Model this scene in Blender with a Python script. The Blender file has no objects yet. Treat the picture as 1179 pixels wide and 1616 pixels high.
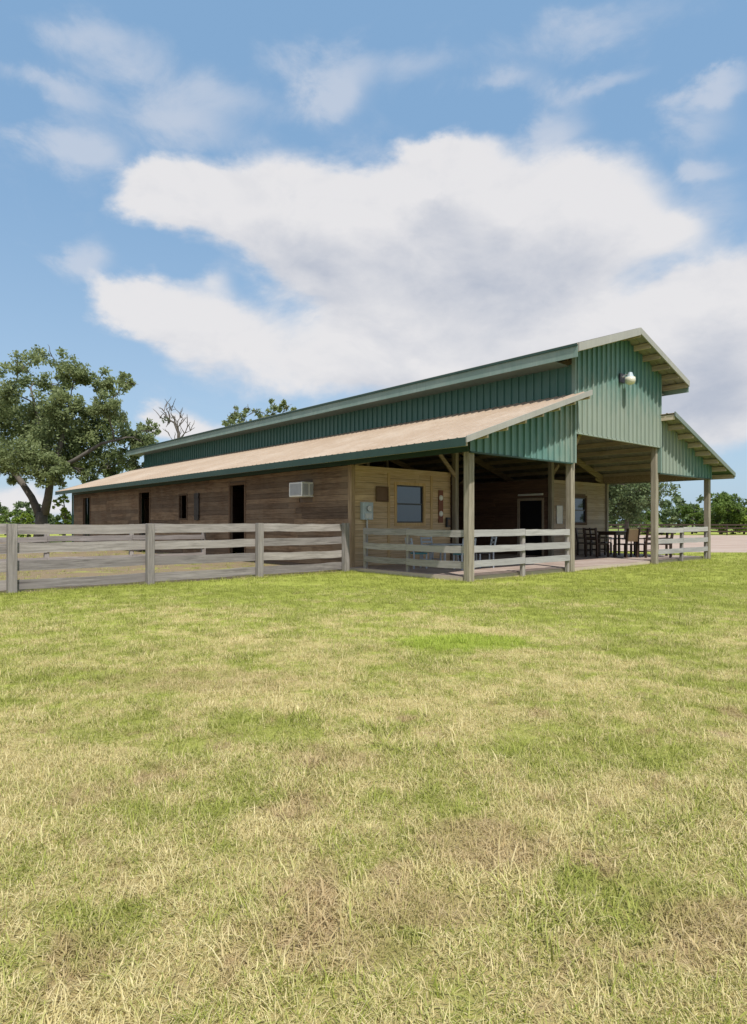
import bpy, math, random
import numpy as np
from mathutils import Vector, Matrix
random.seed(7); np.random.seed(7)
R = math.radians
SC = bpy.context.scene
COL = SC.collection

# ------------------------------------------------------------------ camera
FPX, CX, HY, CAMH = 995.0, 589.5, 825.0, 1.5
cam = bpy.data.cameras.new('camera')
cam.sensor_fit = 'HORIZONTAL'; cam.sensor_width = 36
cam.lens = FPX / 1179 * 36; cam.shift_y = (HY - 808) / 1179
cam.clip_start = 0.05; cam.clip_end = 3000
camo = bpy.data.objects.new('camera', cam); COL.objects.link(camo)
camo.location = (0, 0, CAMH); camo.rotation_euler = (R(90), 0, 0)
SC.camera = camo
SC.view_settings.view_transform = 'Standard'
SC.view_settings.look = 'None'
SC.view_settings.gamma = 1
SC.view_settings.use_curve_mapping = False
SC.view_settings.exposure = 0.55
SC.cycles.max_bounces = 8
SC.cycles.transparent_max_bounces = 8

def at(px, Y, h=None, py=None):
    """pixel column at depth Y -> world X (and Z when a pixel row is given)"""
    x = (px - CX) / FPX * Y
    z = h if h is not None else (CAMH + (HY - py) / FPX * Y if py is not None else 0)
    return Vector((x, Y, z))

# ------------------------------------------------------------------ node helper
class NT:
    def __init__(s, tree):
        s.t = tree; s.n = tree.nodes; s.l = tree.links
    def set(s, sock, v):
        if v is None: return
        if isinstance(v, bpy.types.NodeSocket): s.l.new(v, sock)
        elif isinstance(v, bpy.types.Node): s.l.new(v.outputs[0], sock)
        else:
            try: sock.default_value = v
            except Exception:
                if isinstance(v, (int, float)): sock.default_value = (v, v, v, 1)[:len(sock.default_value)]
                else: sock.default_value = tuple(v) + (1,)
    def N(s, typ, ins=None, **props):
        n = s.n.new(typ)
        for k, v in props.items(): setattr(n, k, v)
        for k, v in (ins or {}).items(): s.set(n.inputs[k], v)
        return n
    def m(s, op, a, b=None, c=None, clamp=False):
        n = s.n.new('ShaderNodeMath'); n.operation = op; n.use_clamp = clamp
        s.set(n.inputs[0], a)
        if b is not None: s.set(n.inputs[1], b)
        if c is not None: s.set(n.inputs[2], c)
        return n.outputs[0]
    def vm(s, op, a, b=None):
        n = s.n.new('ShaderNodeVectorMath'); n.operation = op
        s.set(n.inputs[0], a)
        if b is not None: s.set(n.inputs[1], b)
        return n.outputs[0]
    def mix(s, f, a, b, mode='MIX'):
        n = s.n.new('ShaderNodeMix'); n.data_type = 'RGBA'; n.blend_type = mode
        s.set(n.inputs[0], f); s.set(n.inputs[6], a); s.set(n.inputs[7], b)
        return n.outputs[2]
    def sm(s, x, lo, hi, a=0.0, b=1.0):
        n = s.n.new('ShaderNodeMapRange'); n.interpolation_type = 'SMOOTHSTEP'
        for i, v in enumerate((x, lo, hi, a, b)): s.set(n.inputs[i], v)
        return n.outputs[0]
    def noise(s, vec, scale, detail=4, rough=.55, dist=0):
        n = s.N('ShaderNodeTexNoise', {'Vector': vec, 'Scale': scale, 'Detail': detail, 'Roughness': rough, 'Distortion': dist})
        return n.outputs[0]
    def xyz(s, x, y, z):
        return s.N('ShaderNodeCombineXYZ', {0: x, 1: y, 2: z}).outputs[0]
    def sep(s, v):
        n = s.N('ShaderNodeSeparateXYZ', {0: v}); return n.outputs

# ------------------------------------------------------------------ world
SUN_EL, SUN_AZ = 58, 161          # azimuth clockwise from +Y (the view direction)
W = bpy.data.worlds.new('World'); SC.world = W; W.use_nodes = True
w = NT(W.node_tree); w.n.clear()
sky = w.N('ShaderNodeTexSky', sky_type='NISHITA', sun_disc=False, sun_elevation=R(SUN_EL), sun_rotation=R(SUN_AZ),
          altitude=50, air_density=1.0, dust_density=1.6, ozone_density=1.4)
dirv = w.N('ShaderNodeTexCoord').outputs['Generated']
dx, dy, dz = w.sep(dirv)
az = w.m('ARCTAN2', dx, dy)
el = w.m('ARCSINE', dz)

def blob_field(azs, els, lst):
    """sum of soft ellipses in azimuth/elevation with fractal displacement: where the clouds are"""
    out = None
    # px, py, rx, ry, weight
    for px, py, rx, ry, wt in lst:
        a = math.atan((px - CX) / FPX); e = math.atan((HY - py) / FPX * math.cos(a))
        ra = rx / FPX * math.cos(a) ** 2 * 1.0; re = ry / FPX * math.cos(e) ** 1
        ax = w.m('MULTIPLY', w.m('SUBTRACT', azs, a), 1 / ra)
        ey = w.m('MULTIPLY', w.m('SUBTRACT', els, e), 1 / re)
        d = w.m('ADD', w.m('MULTIPLY', ax, ax), w.m('MULTIPLY', ey, ey))
        g = w.m('MULTIPLY', w.m('EXPONENT', w.m('MULTIPLY', d, -1.0)), wt)
        out = g if out is None else w.m('ADD', out, g)
    return out
BLOBS = [(250, 305, 85, 42, .95), (370, 325, 130, 58, 1.05), (520, 335, 130, 70, 1.0), (700, 300, 120, 75, 1.2), (900, 330, 150, 72, 1.15), (690, 245, 62, 36, .7),
         (610, 430, 190, 75, 1.0), (830, 430, 190, 80, 1.0), (1045, 372, 60, 24, .6),
         (640, 545, 260, 62, .9), (215, 478, 68, 42, 1.0), (325, 520, 100, 48, .9), (320, 440, 38, 28, .5),
         (1150, 480, 120, 75, 1.15), (1010, 560, 180, 62, 1.0), (1180, 650, 130, 45, .85), (1120, 590, 150, 60, .7), (900, 610, 240, 55, .8), (480, 600, 200, 50, .55),
         (20, 795, 160, 26, 1.0), (270, 665, 55, 26, .95), (400, 690, 120, 30, .8), (1120, 715, 60, 35, .5)]
WISPS = [(105, 222, 75, 38, 1.0), (150, 245, 50, 25, .7), (285, 195, 105, 48, 1.0), (530, 148, 48, 38, 1.3), (430, 245, 50, 24, .7), (360, 150, 130, 24, .6), (80, 135, 90, 20, .9),
         (880, 210, 55, 42, 1.0), (1095, 195, 75, 38, .8), (1115, 275, 55, 14, .8), (790, 138, 60, 20, .9), (1120, 135, 70, 16, 1.0), (950, 130, 80, 14, .8), (560, 90, 200, 30, .7),
         (145, 405, 40, 28, 1.0), (130, 340, 40, 40, .35), (1130, 345, 70, 40, .7), (560, 250, 90, 25, .6), (380, 560, 120, 60, .6), (150, 60, 140, 30, .7), (950, 50, 160, 30, .7)]
cloudP = w.vm('MULTIPLY', w.vm('NORMALIZE', dirv), (1, 1, 1.7))
warp = w.noise(cloudP, 5.0, 3, .5)
def density(eoff):
    els = w.m('ADD', el, eoff) if eoff else el
    P = w.vm('ADD', cloudP, (0, 0, eoff * 1.7)) if eoff else cloudP
    n1 = w.noise(P, 6.5, 9, .58, .25)
    n2 = w.noise(P, 2.6, 3, .5)
    f = blob_field(w.m('ADD', az, w.m('MULTIPLY', w.m('SUBTRACT', n1, .5), .11)), w.m('ADD', els, w.m('MULTIPLY', w.m('SUBTRACT', w.noise(w.vm('ADD', P, (7, 3, 1)), 6.0, 8, .58), .5), .10)), BLOBS)
    # general broken cloud elsewhere, nothing extra inside the part of the sky the blobs describe
    away = w.sm(w.m('ABSOLUTE', az), .62, .95)
    up = w.sm(el, .68, .9)
    ext = w.m('MAXIMUM', away, up)
    gen = w.m('MULTIPLY', w.sm(n2, .42, .60), w.m('MULTIPLY', ext, 1.1))
    f = w.m('ADD', f, gen)
    return w.m('ADD', f, w.m('MULTIPLY', w.m('SUBTRACT', n1, .5), 1.05)), n1
D0, n1 = density(0)
D1, n1b = density(.055)
n1c = w.noise(w.vm('ADD', cloudP, (.012, 0, .028)), 6.5, 9, .58, .25)
cover = w.sm(D0, .30, .82)
nw = w.noise(cloudP, 8.0, 10, .62, .4)
Wf = blob_field(w.m('ADD', az, w.m('MULTIPLY', w.m('SUBTRACT', nw, .5), .12)), w.m('ADD', el, w.m('MULTIPLY', w.m('SUBTRACT', n1, .5), .10)), WISPS)
wisp = w.m('MULTIPLY', w.sm(w.m('ADD', Wf, w.m('MULTIPLY', w.m('SUBTRACT', nw, .5), 1.6)), .15, 1.2), .62)
# bright tops, grey undersides: how much cloud lies above this direction
above = w.sm(w.m('ADD', D1, w.m('MULTIPLY', w.m('SUBTRACT', nw, .5), .9)), .75, 2.3)
soft = w.noise(cloudP, 9.0, 5, .5)
shade = w.m('MULTIPLY', above, w.sm(soft, .2, .75, .75, 1.05))
shade = w.m('ADD', shade, w.m('MULTIPLY', w.m('SUBTRACT', n1c, n1), 1.1), None, True)
ccol = w.mix(shade, (5.6, 5.5, 5.55, 1), (3.3, 3.55, 4.15, 1))
thin = w.sm(D0, .3, .95)
ccol = w.mix(w.m('MULTIPLY', w.m('SUBTRACT', 1, thin), .5), ccol, (4.0, 4.5, 5.3, 1))
hz = w.sm(el, -.05, .55, 1, 0)
skyc = w.mix(.75, sky.outputs[0], w.mix(hz, (1.75, 3.1, 4.85, 1), (3.2, 4.4, 5.6, 1)))
skyc = w.mix(wisp, skyc, (4.6, 4.8, 5.3, 1))
final = w.mix(w.m('MULTIPLY', cover, .95), skyc, ccol)
bg = w.N('ShaderNodeBackground', {'Color': final, 'Strength': 0.1})
w.l.new(bg.outputs[0], w.N('ShaderNodeOutputWorld').inputs[0])
W.cycles.sampling_method = 'MANUAL'; W.cycles.sample_map_resolution = 1024

sun = bpy.data.lights.new('sun', 'SUN'); sun.energy = 3.5; sun.angle = R(1.2); sun.color = (1, .95, .87)
suno = bpy.data.objects.new('sun', sun); COL.objects.link(suno)
sdir = Vector((math.sin(R(SUN_AZ)) * math.cos(R(SUN_EL)), math.cos(R(SUN_AZ)) * math.cos(R(SUN_EL)), math.sin(R(SUN_EL))))
suno.rotation_euler = sdir.to_track_quat('Z', 'Y').to_euler(); suno.location = (10, -10, 30)

# ------------------------------------------------------------------ building frame
ANG = math.atan2(.6574, .7536)
P0 = Vector((2.43, 16.05, 0))
RB = Matrix.Rotation(ANG, 3, 'Z')
def B(u, v, h=0): return P0 + RB @ Vector((u, v, h))

# ------------------------------------------------------------------ materials
def newmat(name):
    m = bpy.data.materials.new(name); m.use_nodes = True
    n = NT(m.node_tree); n.n.clear()
    out = n.N('ShaderNodeOutputMaterial')
    return m, n, out
def finish(n, out, col, rough=.7, metal=0, bump=None, bstr=.3, bdist=.01, spec=.4):
    p = n.N('ShaderNodeBsdfPrincipled', {'Base Color': col, 'Roughness': rough, 'Metallic': metal, 'Specular IOR Level': spec})
    if bump is not None:
        b = n.N('ShaderNodeBump', {'Height': bump, 'Strength': bstr, 'Distance': bdist})
        n.l.new(b.outputs[0], p.inputs['Normal'])
    n.l.new(p.outputs[0], out.inputs[0])
    return p
def bpos(n):
    """position in the building's own frame (u along the front, v along the side, h up)"""
    g = n.N('ShaderNodeNewGeometry').outputs['Position']
    r = n.N('ShaderNodeVectorRotate', {'Vector': n.vm('SUBTRACT', g, tuple(P0)), 'Angle': -ANG}, rotation_type='Z_AXIS')
    return r.outputs[0]
def wood(name, dark, light, axis, grey=None, tint=.35, rough=.8, scale=1.0, knots=0.0, streak=.5):
    m, n, out = newmat(name)
    p = bpos(n)
    rnd = n.N('ShaderNodeObjectInfo').outputs['Random']
    st = [14, 14, 14]; st[axis] = .9
    v = n.vm('ADD', n.vm('MULTIPLY', p, tuple(s * scale for s in st)), n.xyz(n.m('MULTIPLY', rnd, 71), n.m('MULTIPLY', rnd, 37), n.m('MULTIPLY', rnd, 53)))
    g1 = n.noise(v, 1.4, 6, .62, .4)
    g2 = n.noise(v, 5.0, 4, .7)
    low = n.noise(p, .9, 4, .6)
    c = n.mix(n.sm(g1, .25, .75), dark, light)
    c = n.mix(n.m('MULTIPLY', n.sm(g2, .45, .8), streak), c, tuple(x * .45 for x in dark[:3]) + (1,))
    if grey: c = n.mix(n.m('MULTIPLY', n.sm(low, .35, .7), .75), c, grey)
    if knots:
        vo = n.N('ShaderNodeTexVoronoi', {'Vector': n.vm('MULTIPLY', v, (.12, .12, .12) if axis != 2 else (.12, .12, .12)), 'Scale': 3.0})
        c = n.mix(n.m('MULTIPLY', n.sm(vo.outputs['Distance'], .14, .05), knots), c, tuple(x * .4 for x in dark[:3]) + (1,))
    k = n.m('ADD', n.m('MULTIPLY', rnd, tint * 2), 1 - tint)
    c = n.vm('MULTIPLY', c, n.xyz(k, k, n.m('ADD', n.m('MULTIPLY', k, .9), .08)))
    finish(n, out, c, rough, 0, n.m('ADD', g1, n.m('MULTIPLY', g2, .5)), .35, .006, .25)
    return m
def painted(name, base, worn, amt=.5, rough=.45, metal=0, scale=2.0, beige=None):
    m, n, out = newmat(name)
    p = bpos(n)
    a = n.noise(n.vm('MULTIPLY', p, (1, 1, .25)), scale * 3, 6, .65)
    b = n.noise(p, scale * .4, 3, .5)
    f = n.m('MULTIPLY', n.sm(n.m('ADD', n.m('MULTIPLY', a, .5), n.m('MULTIPLY', b, .5)), .4, .68), amt)
    c = n.mix(f, base, worn)
    if beige:
        # beige low on the gable: its sunlit tone painted into the colour
        u, v, h = n.sep(p)
        hh = n.sm(h, 7.4, 4.4)
        uu = n.m('MULTIPLY', n.sm(u, 1.8, 6.0), n.sm(u, 15.5, 10.6))
        ff = n.sm(n.m('ADD', n.m('MULTIPLY', n.m('MULTIPLY', hh, uu), 1.0), n.m('MULTIPLY', n.m('SUBTRACT', a, .5), 1.1)), .15, .95)
        vv = n.sm(v, 1.0, .5)
        c = n.mix(n.m('MULTIPLY', n.m('MULTIPLY', ff, vv), .65), c, beige)
    st = n.noise(n.vm('MULTIPLY', p, (9, 9, .5)), 2.0, 4, .6)
    c = n.mix(n.m('MULTIPLY', n.sm(st, .55, .8), .3), c, tuple(x * .5 for x in base[:3]) + (1,))
    r = n.m('ADD', n.m('MULTIPLY', a, .25), rough - .1)
    finish(n, out, c, r, metal, a, .08, .004)
    return m
M = {}
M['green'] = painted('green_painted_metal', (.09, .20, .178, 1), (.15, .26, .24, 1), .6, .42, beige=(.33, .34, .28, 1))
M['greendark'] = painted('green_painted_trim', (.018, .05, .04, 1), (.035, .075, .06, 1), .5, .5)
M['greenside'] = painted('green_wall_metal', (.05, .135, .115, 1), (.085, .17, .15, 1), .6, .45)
M['greenlight'] = painted('sunlit_green_trim', (.17, .25, .22, 1), (.26, .33, .30, 1), .7, .5)  # lighter than the wall green: the fascia's sunlit tone in the colour
M['roof'] = painted('tan_roof_metal', (.37, .285, .21, 1), (.455, .38, .305, 1), .9, .55, scale=.7)
M['trimlight'] = painted('pale_rake_trim', (.30, .295, .265, 1), (.38, .375, .345, 1), .6, .5)
M['trimdark'] = painted('grey_green_trim', (.13, .165, .145, 1), (.20, .22, .20, 1), .6, .5)
M['under'] = painted('galvanised_underside', (.30, .29, .27, 1), (.17, .155, .14, 1), .7, .5)
M['brownwood_v'] = wood('dark_brown_siding', (.085, .05, .03, 1), (.25, .165, .105, 1), 1, (.22, .16, .11, 1), .36, streak=.8)
M['brownwood_u'] = wood('dark_brown_boards', (.085, .05, .032, 1), (.17, .11, .07, 1), 0, None, .3)
M['pine'] = wood('pine_siding', (.44, .30, .175, 1), (.64, .485, .32, 1), 0, None, .13, .6, knots=.5, streak=.25)
M['pine_z'] = wood('pine_trim', (.46, .30, .14, 1), (.64, .46, .26, 1), 2, None, .1, .6, streak=.2)
M['greyplank'] = wood('weathered_pine_siding', (.27, .20, .14, 1), (.46, .36, .27, 1), 0, (.36, .31, .27, 1), .2, streak=.3)
M['aisle'] = wood('dark_aisle_siding', (.09, .05, .036, 1), (.17, .10, .075, 1), 1, None, .2)
M['post'] = wood('tan_timber_post', (.18, .155, .115, 1), (.36, .32, .265, 1), 2, None, .08, .7, streak=.3)
M['cornerwood'] = wood('brown_corner_board', (.20, .13, .08, 1), (.40, .29, .19, 1), 2, None, .08, .7, streak=.3)
M['beam'] = wood('rafter_timber', (.22, .16, .11, 1), (.42, .33, .24, 1), 0, None, .2)
M['purlin'] = wood('purlin_timber', (.36, .29, .22, 1), (.60, .51, .41, 1), 1, None, .2)
M['rail_u'] = wood('weathered_fence_board', (.15, .135, .13, 1), (.37, .34, .335, 1), 0, (.26, .235, .23, 1), .25, .85, knots=.6, streak=.6)
M['rail_v'] = wood('weathered_rail_board', (.18, .165, .16, 1), (.38, .355, .35, 1), 1, (.28, .26, .26, 1), .2, .85, streak=.6)
M['fencepost'] = wood('weathered_fence_post', (.15, .135, .125, 1), (.38, .35, .335, 1), 2, (.28, .255, .245, 1), .2, .9, streak=.6)
M['railpale_u'] = wood('pale_railing_board', (.26, .25, .25, 1), (.45, .435, .44, 1), 0, (.35, .34, .345, 1), .12, .8, streak=.4)
def simple(name, c, rough=.5, metal=0, var=.25, sc=6, spec=.5):
    m, n, out = newmat(name)
    tc = n.N('ShaderNodeTexCoord').outputs['Object']
    a = n.noise(tc, sc, 5, .6)
    cc = n.mix(n.m('MULTIPLY', n.sm(a, .3, .75), var), tuple(c) + (1,), tuple(x * .55 for x in c) + (1,))
    finish(n, out, cc, n.m('ADD', n.m('MULTIPLY', a, .2), rough - .1), metal, a, .1, .003, spec)
    return m
M['white'] = simple('white_enamel', (.78, .78, .75), .45)
M['grille'] = simple('grey_grille', (.42, .43, .44), .5)
M['metergrey'] = simple('pale_blue_grey_enamel', (.42, .50, .56), .4)
M['steel'] = simple('grey_steel', (.42, .43, .44), .35, .7)
M['darkmetal'] = simple('dark_metal', (.04, .04, .05), .4, .3)
M['cream'] = simple('cream_lens', (.66, .64, .54), .25)
M['darkwood'] = simple('dark_stained_wood', (.045, .025, .018), .45)
M['tanfab'] = simple('tan_woven_back', (.50, .33, .19), .8)
M['teal'] = simple('teal_cushion', (.06, .22, .25), .7)
M['chairgrey'] = simple('pale_grey_chair_metal', (.40, .46, .54), .45)
M['doordark'] = simple('dark_navy_door', (.009, .009, .012), .5)
M['doorbrown'] = simple('dark_brown_door', (.018, .011, .009), .6)
M['plaque'] = simple('brown_plaque', (.16, .09, .055), .7)
M['redbrown'] = simple('dark_red_board', (.20, .07, .045), .7)
M['paper'] = simple('white_board', (.72, .71, .68), .6)
M['insul'] = simple('dark_plywood', (.14, .10, .075), .8)

def glass():
    m, n, out = newmat('window_glass')
    p = n.N('ShaderNodeBsdfPrincipled', {'Base Color': (.015, .02, .025, 1), 'Roughness': .03, 'Specular IOR Level': .9, 'IOR': 1.6})
    a = n.noise(n.N('ShaderNodeTexCoord').outputs['Object'], 1.2, 2)
    b = n.N('ShaderNodeBump', {'Height': a, 'Strength': .05, 'Distance': .02}); n.l.new(b.outputs[0], p.inputs['Normal'])
    n.l.new(p.outputs[0], out.inputs[0]); return m
M['glass'] = glass()

def concrete():
    m, n, out = newmat('porch_concrete')
    p = bpos(n)
    a = n.noise(p, 1.2, 6, .6); b = n.noise(p, 9, 5, .7)
    c = n.mix(n.sm(a, .3, .7), (.30, .225, .19, 1), (.40, .33, .29, 1))
    c = n.mix(n.m('MULTIPLY', n.sm(b, .5, .8), .4), c, (.2, .15, .12, 1))
    u, v, h = n.sep(p)
    c = n.mix(n.m('MULTIPLY', n.sm(h, .115, .10), .7), c, (.50, .43, .34, 1))
    finish(n, out, c, .75, 0, b, .2, .005); return m
M['concrete'] = concrete()

def ground_colour(n, pos):
    """green-ness 0..1, bare-soil 0..1 of the lawn at a world position"""
    flat = n.vm('MULTIPLY', pos, (1, 1, 0))
    big = n.noise(flat, .42, 4, .55)
    mid = n.noise(n.vm('ADD', flat, (31, 7, 0)), 1.5, 4, .6)
    fine = n.noise(n.vm('ADD', flat, (3, 17, 0)), 5.5, 3, .6)
    x, y, z = n.sep(flat)
    g = n.m('ADD', n.m('MULTIPLY', n.m('SUBTRACT', big, .5), 2.3), n.m('ADD', n.m('MULTIPLY', n.m('SUBTRACT', mid, .5), 1.7), n.m('MULTIPLY', n.m('SUBTRACT', fine, .5), 1.1)))
    # near the barn the lawn is watered and greener, away in the field it is even
    g = n.m('ADD', g, n.m('MULTIPLY', n.sm(n.m('ADD', y, n.m('MULTIPLY', mid, 2.5)), 9.5, 15.5), .75))
    cl = n.noise(n.vm('ADD', flat, (5, 55, 0)), 2.9, 4, .65, .6)
    g = n.m('ADD', g, n.m('MULTIPLY', n.m('SUBTRACT', cl, .5), 2.4))
    g = n.m('ADD', g, n.sm(y, 1.5, 9, .14, .34))
    def ell(cx, cy, rx, ry, wob=.5):
        ax = n.m('MULTIPLY', n.m('SUBTRACT', x, cx), 1 / rx); ay = n.m('MULTIPLY', n.m('SUBTRACT', y, cy), 1 / ry)
        d = n.m('ADD', n.m('MULTIPLY', ax, ax), n.m('MULTIPLY', ay, ay))
        return n.sm(n.m('ADD', d, n.m('MULTIPLY', n.m('SUBTRACT', fine, .5), wob * 3)), 1.2, .3)
    bright = n.m('MULTIPLY', ell(1.1, 7.9, .95, .6, .9), .75)
    g = n.m('ADD', g, n.m('MULTIPLY', bright, 1.2))
    for cx, cy, rx, ry, k in ((1.5, 4.3, .9, .6, .5), (-1.3, 4.6, 1.0, .55, .45), (-1.0, 3.4, .5, .3, .5), (.95, 2.5, .35, .25, .5), (2.2, 3.9, .6, .35, .4), (-1.0, 2.35, .25, .2, .5), (3.4, 9.5, 2.5, 1.3, .25)):
        g = n.m('ADD', g, n.m('MULTIPLY', ell(cx, cy, rx, ry), k))
    soil = n.sm(n.m('ADD', n.noise(n.vm('ADD', flat, (90, 40, 0)), 1.7, 5, .62), n.sm(y, 2, 9, .06, -.08)), .58, .70)
    for cx, cy, rx, ry, k in ((.52, 2.95, .35, .28, .8), (.2, 2.45, .3, .16, .7), (1.3, 2.35, .3, .2, .8), (-.25, 4.0, .4, .2, .5), (-.1, 2.2, .3, .12, .6), (-1.6, 6.0, 1.2, .5, .4)):
        soil = n.m('MAXIMUM', soil, n.m('MULTIPLY', ell(cx, cy, rx, ry), k))
    return g, soil, bright, fine, x, y, flat
def pen_mask(n):
    u, v, h = n.sep(bpos(n))
    return n.m('MULTIPLY', n.sm(v, 4.55, 4.75), n.sm(u, .1, -.1))
DRY, DRY2, GRN, GRN2, BRI, SOIL = (.54, .455, .20, 1), (.77, .68, .39, 1), (.22, .255, .04, 1), (.385, .415, .095, 1), (.38, .50, .06, 1), (.35, .255, .16, 1)
def ground_mat():
    m, n, out = newmat('lawn_soil')
    pos = n.N('ShaderNodeNewGeometry').outputs['Position']
    g, soil, bright, fine, x, y, flat = ground_colour(n, pos)
    f2 = n.noise(flat, 28, 4, .7); f3 = n.noise(flat, 90, 3, .7)
    dry = n.mix(n.sm(f2, .3, .7), tuple(a * .62 for a in DRY[:3]) + (1,), DRY)
    grn = n.mix(n.sm(f2, .3, .7), GRN, GRN2)
    c = n.mix(n.sm(n.m('ADD', g, n.m('MULTIPLY', n.m('SUBTRACT', f3, .5), .8)), .0, .75), dry, grn)
    c = n.mix(n.m('MULTIPLY', soil, .8), c, n.mix(n.sm(f3, .3, .7), SOIL, (.36, .26, .16, 1)))
    near = n.sm(y, 7, 2)
    c = n.mix(n.m('MULTIPLY', near, .5), c, (.26, .20, .10, 1))
    pen = pen_mask(n)
    pn = n.noise(flat, .8, 5, .6)
    c = n.mix(n.m('MULTIPLY', pen, n.sm(pn, .28, .46)), c, n.mix(n.sm(f2, .3, .7), (.26, .20, .12, 1), (.20, .155, .105, 1)))
    far = n.sm(y, 60, 160)
    c = n.mix(far, c, (.17, .22, .06, 1))
    finish(n, out, c, .95, 0, n.m('ADD', f2, f3), .6, .02, .1)
    return m
M['ground'] = ground_mat()
def blade_mat():
    m, n, out = newmat('grass_blades')
    pos = n.N('ShaderNodeNewGeometry').outputs['Position']
    g, soil, bright, fine, x, y, flat = ground_colour(n, pos)
    at_ = n.N('ShaderNodeAttribute', attribute_name='tone'); rv = at_.outputs['Fac']
    at2 = n.N('ShaderNodeAttribute', attribute_name='tone2'); r2 = at2.outputs['Fac']
    k = n.sm(n.m('ADD', g, n.m('MULTIPLY', n.m('SUBTRACT', rv, .5), 1.3)), -.15, .75)
    dry = n.mix(r2, DRY, DRY2); grn = n.mix(r2, GRN, GRN2)
    c = n.mix(k, dry, grn)
    c = n.mix(n.m('MULTIPLY', bright, .75), c, BRI)
    c = n.mix(n.m('MULTIPLY', soil, .6), c, (.46, .32, .19, 1))
    d = n.N('ShaderNodeBsdfPrincipled', {'Base Color': c, 'Roughness': .6, 'Specular IOR Level': .25})
    t = n.N('ShaderNodeBsdfTranslucent', {'Color': c})
    mx = n.N('ShaderNodeMixShader', {0: .3}); n.l.new(d.outputs[0], mx.inputs[1]); n.l.new(t.outputs[0], mx.inputs[2])
    n.l.new(mx.outputs[0], out.inputs[0]); return m
M['blade'] = blade_mat()
def leaf_mat(name, a, b, tr=.35):
    m, n, out = newmat(name)
    r = n.N('ShaderNodeAttribute', attribute_name='tone').outputs['Fac']
    pos = n.N('ShaderNodeNewGeometry').outputs['Position']
    lo = n.noise(pos, .45, 3, .5)
    c = n.mix(n.m('ADD', n.m('MULTIPLY', r, .6), n.m('MULTIPLY', n.sm(lo, .3, .7), .4)), tuple(a) + (1,), tuple(b) + (1,))
    d = n.N('ShaderNodeBsdfPrincipled', {'Base Color': c, 'Roughness': .55, 'Specular IOR Level': .35})
    t = n.N('ShaderNodeBsdfTranslucent', {'Color': c})
    mx = n.N('ShaderNodeMixShader', {0: tr}); n.l.new(d.outputs[0], mx.inputs[1]); n.l.new(t.outputs[0], mx.inputs[2])
    n.l.new(mx.outputs[0], out.inputs[0]); return m
M['oakleaf'] = leaf_mat('oak_leaves', (.15, .20, .085), (.32, .37, .165), .5)
M['farleaf'] = leaf_mat('far_tree_leaves', (.07, .11, .05), (.17, .22, .09))
M['paleleaf'] = leaf_mat('pale_tree_leaves', (.16, .20, .09), (.26, .31, .14))
M['brightleaf'] = leaf_mat('bright_bush_leaves', (.14, .24, .03), (.30, .38, .06))
M['hedgeleaf'] = leaf_mat('green_tree_leaves', (.07, .13, .025), (.20, .28, .06))
M['bark'] = simple('grey_bark', (.13, .115, .10), .9, 0, .6, 3, .2)
def sand():
    m, n, out = newmat('arena_sand')
    pos = n.N('ShaderNodeNewGeometry').outputs['Position']
    a = n.noise(n.vm('MULTIPLY', pos, (.3, 1, 1)), .8, 5, .6); b = n.noise(pos, 8, 4, .6)
    c = n.mix(n.sm(a, .3, .7), (.33, .25, .205, 1), (.41, .335, .285, 1))
    finish(n, out, c, .95, 0, b, .4, .02, .1); return m
M['sand'] = sand()

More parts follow.
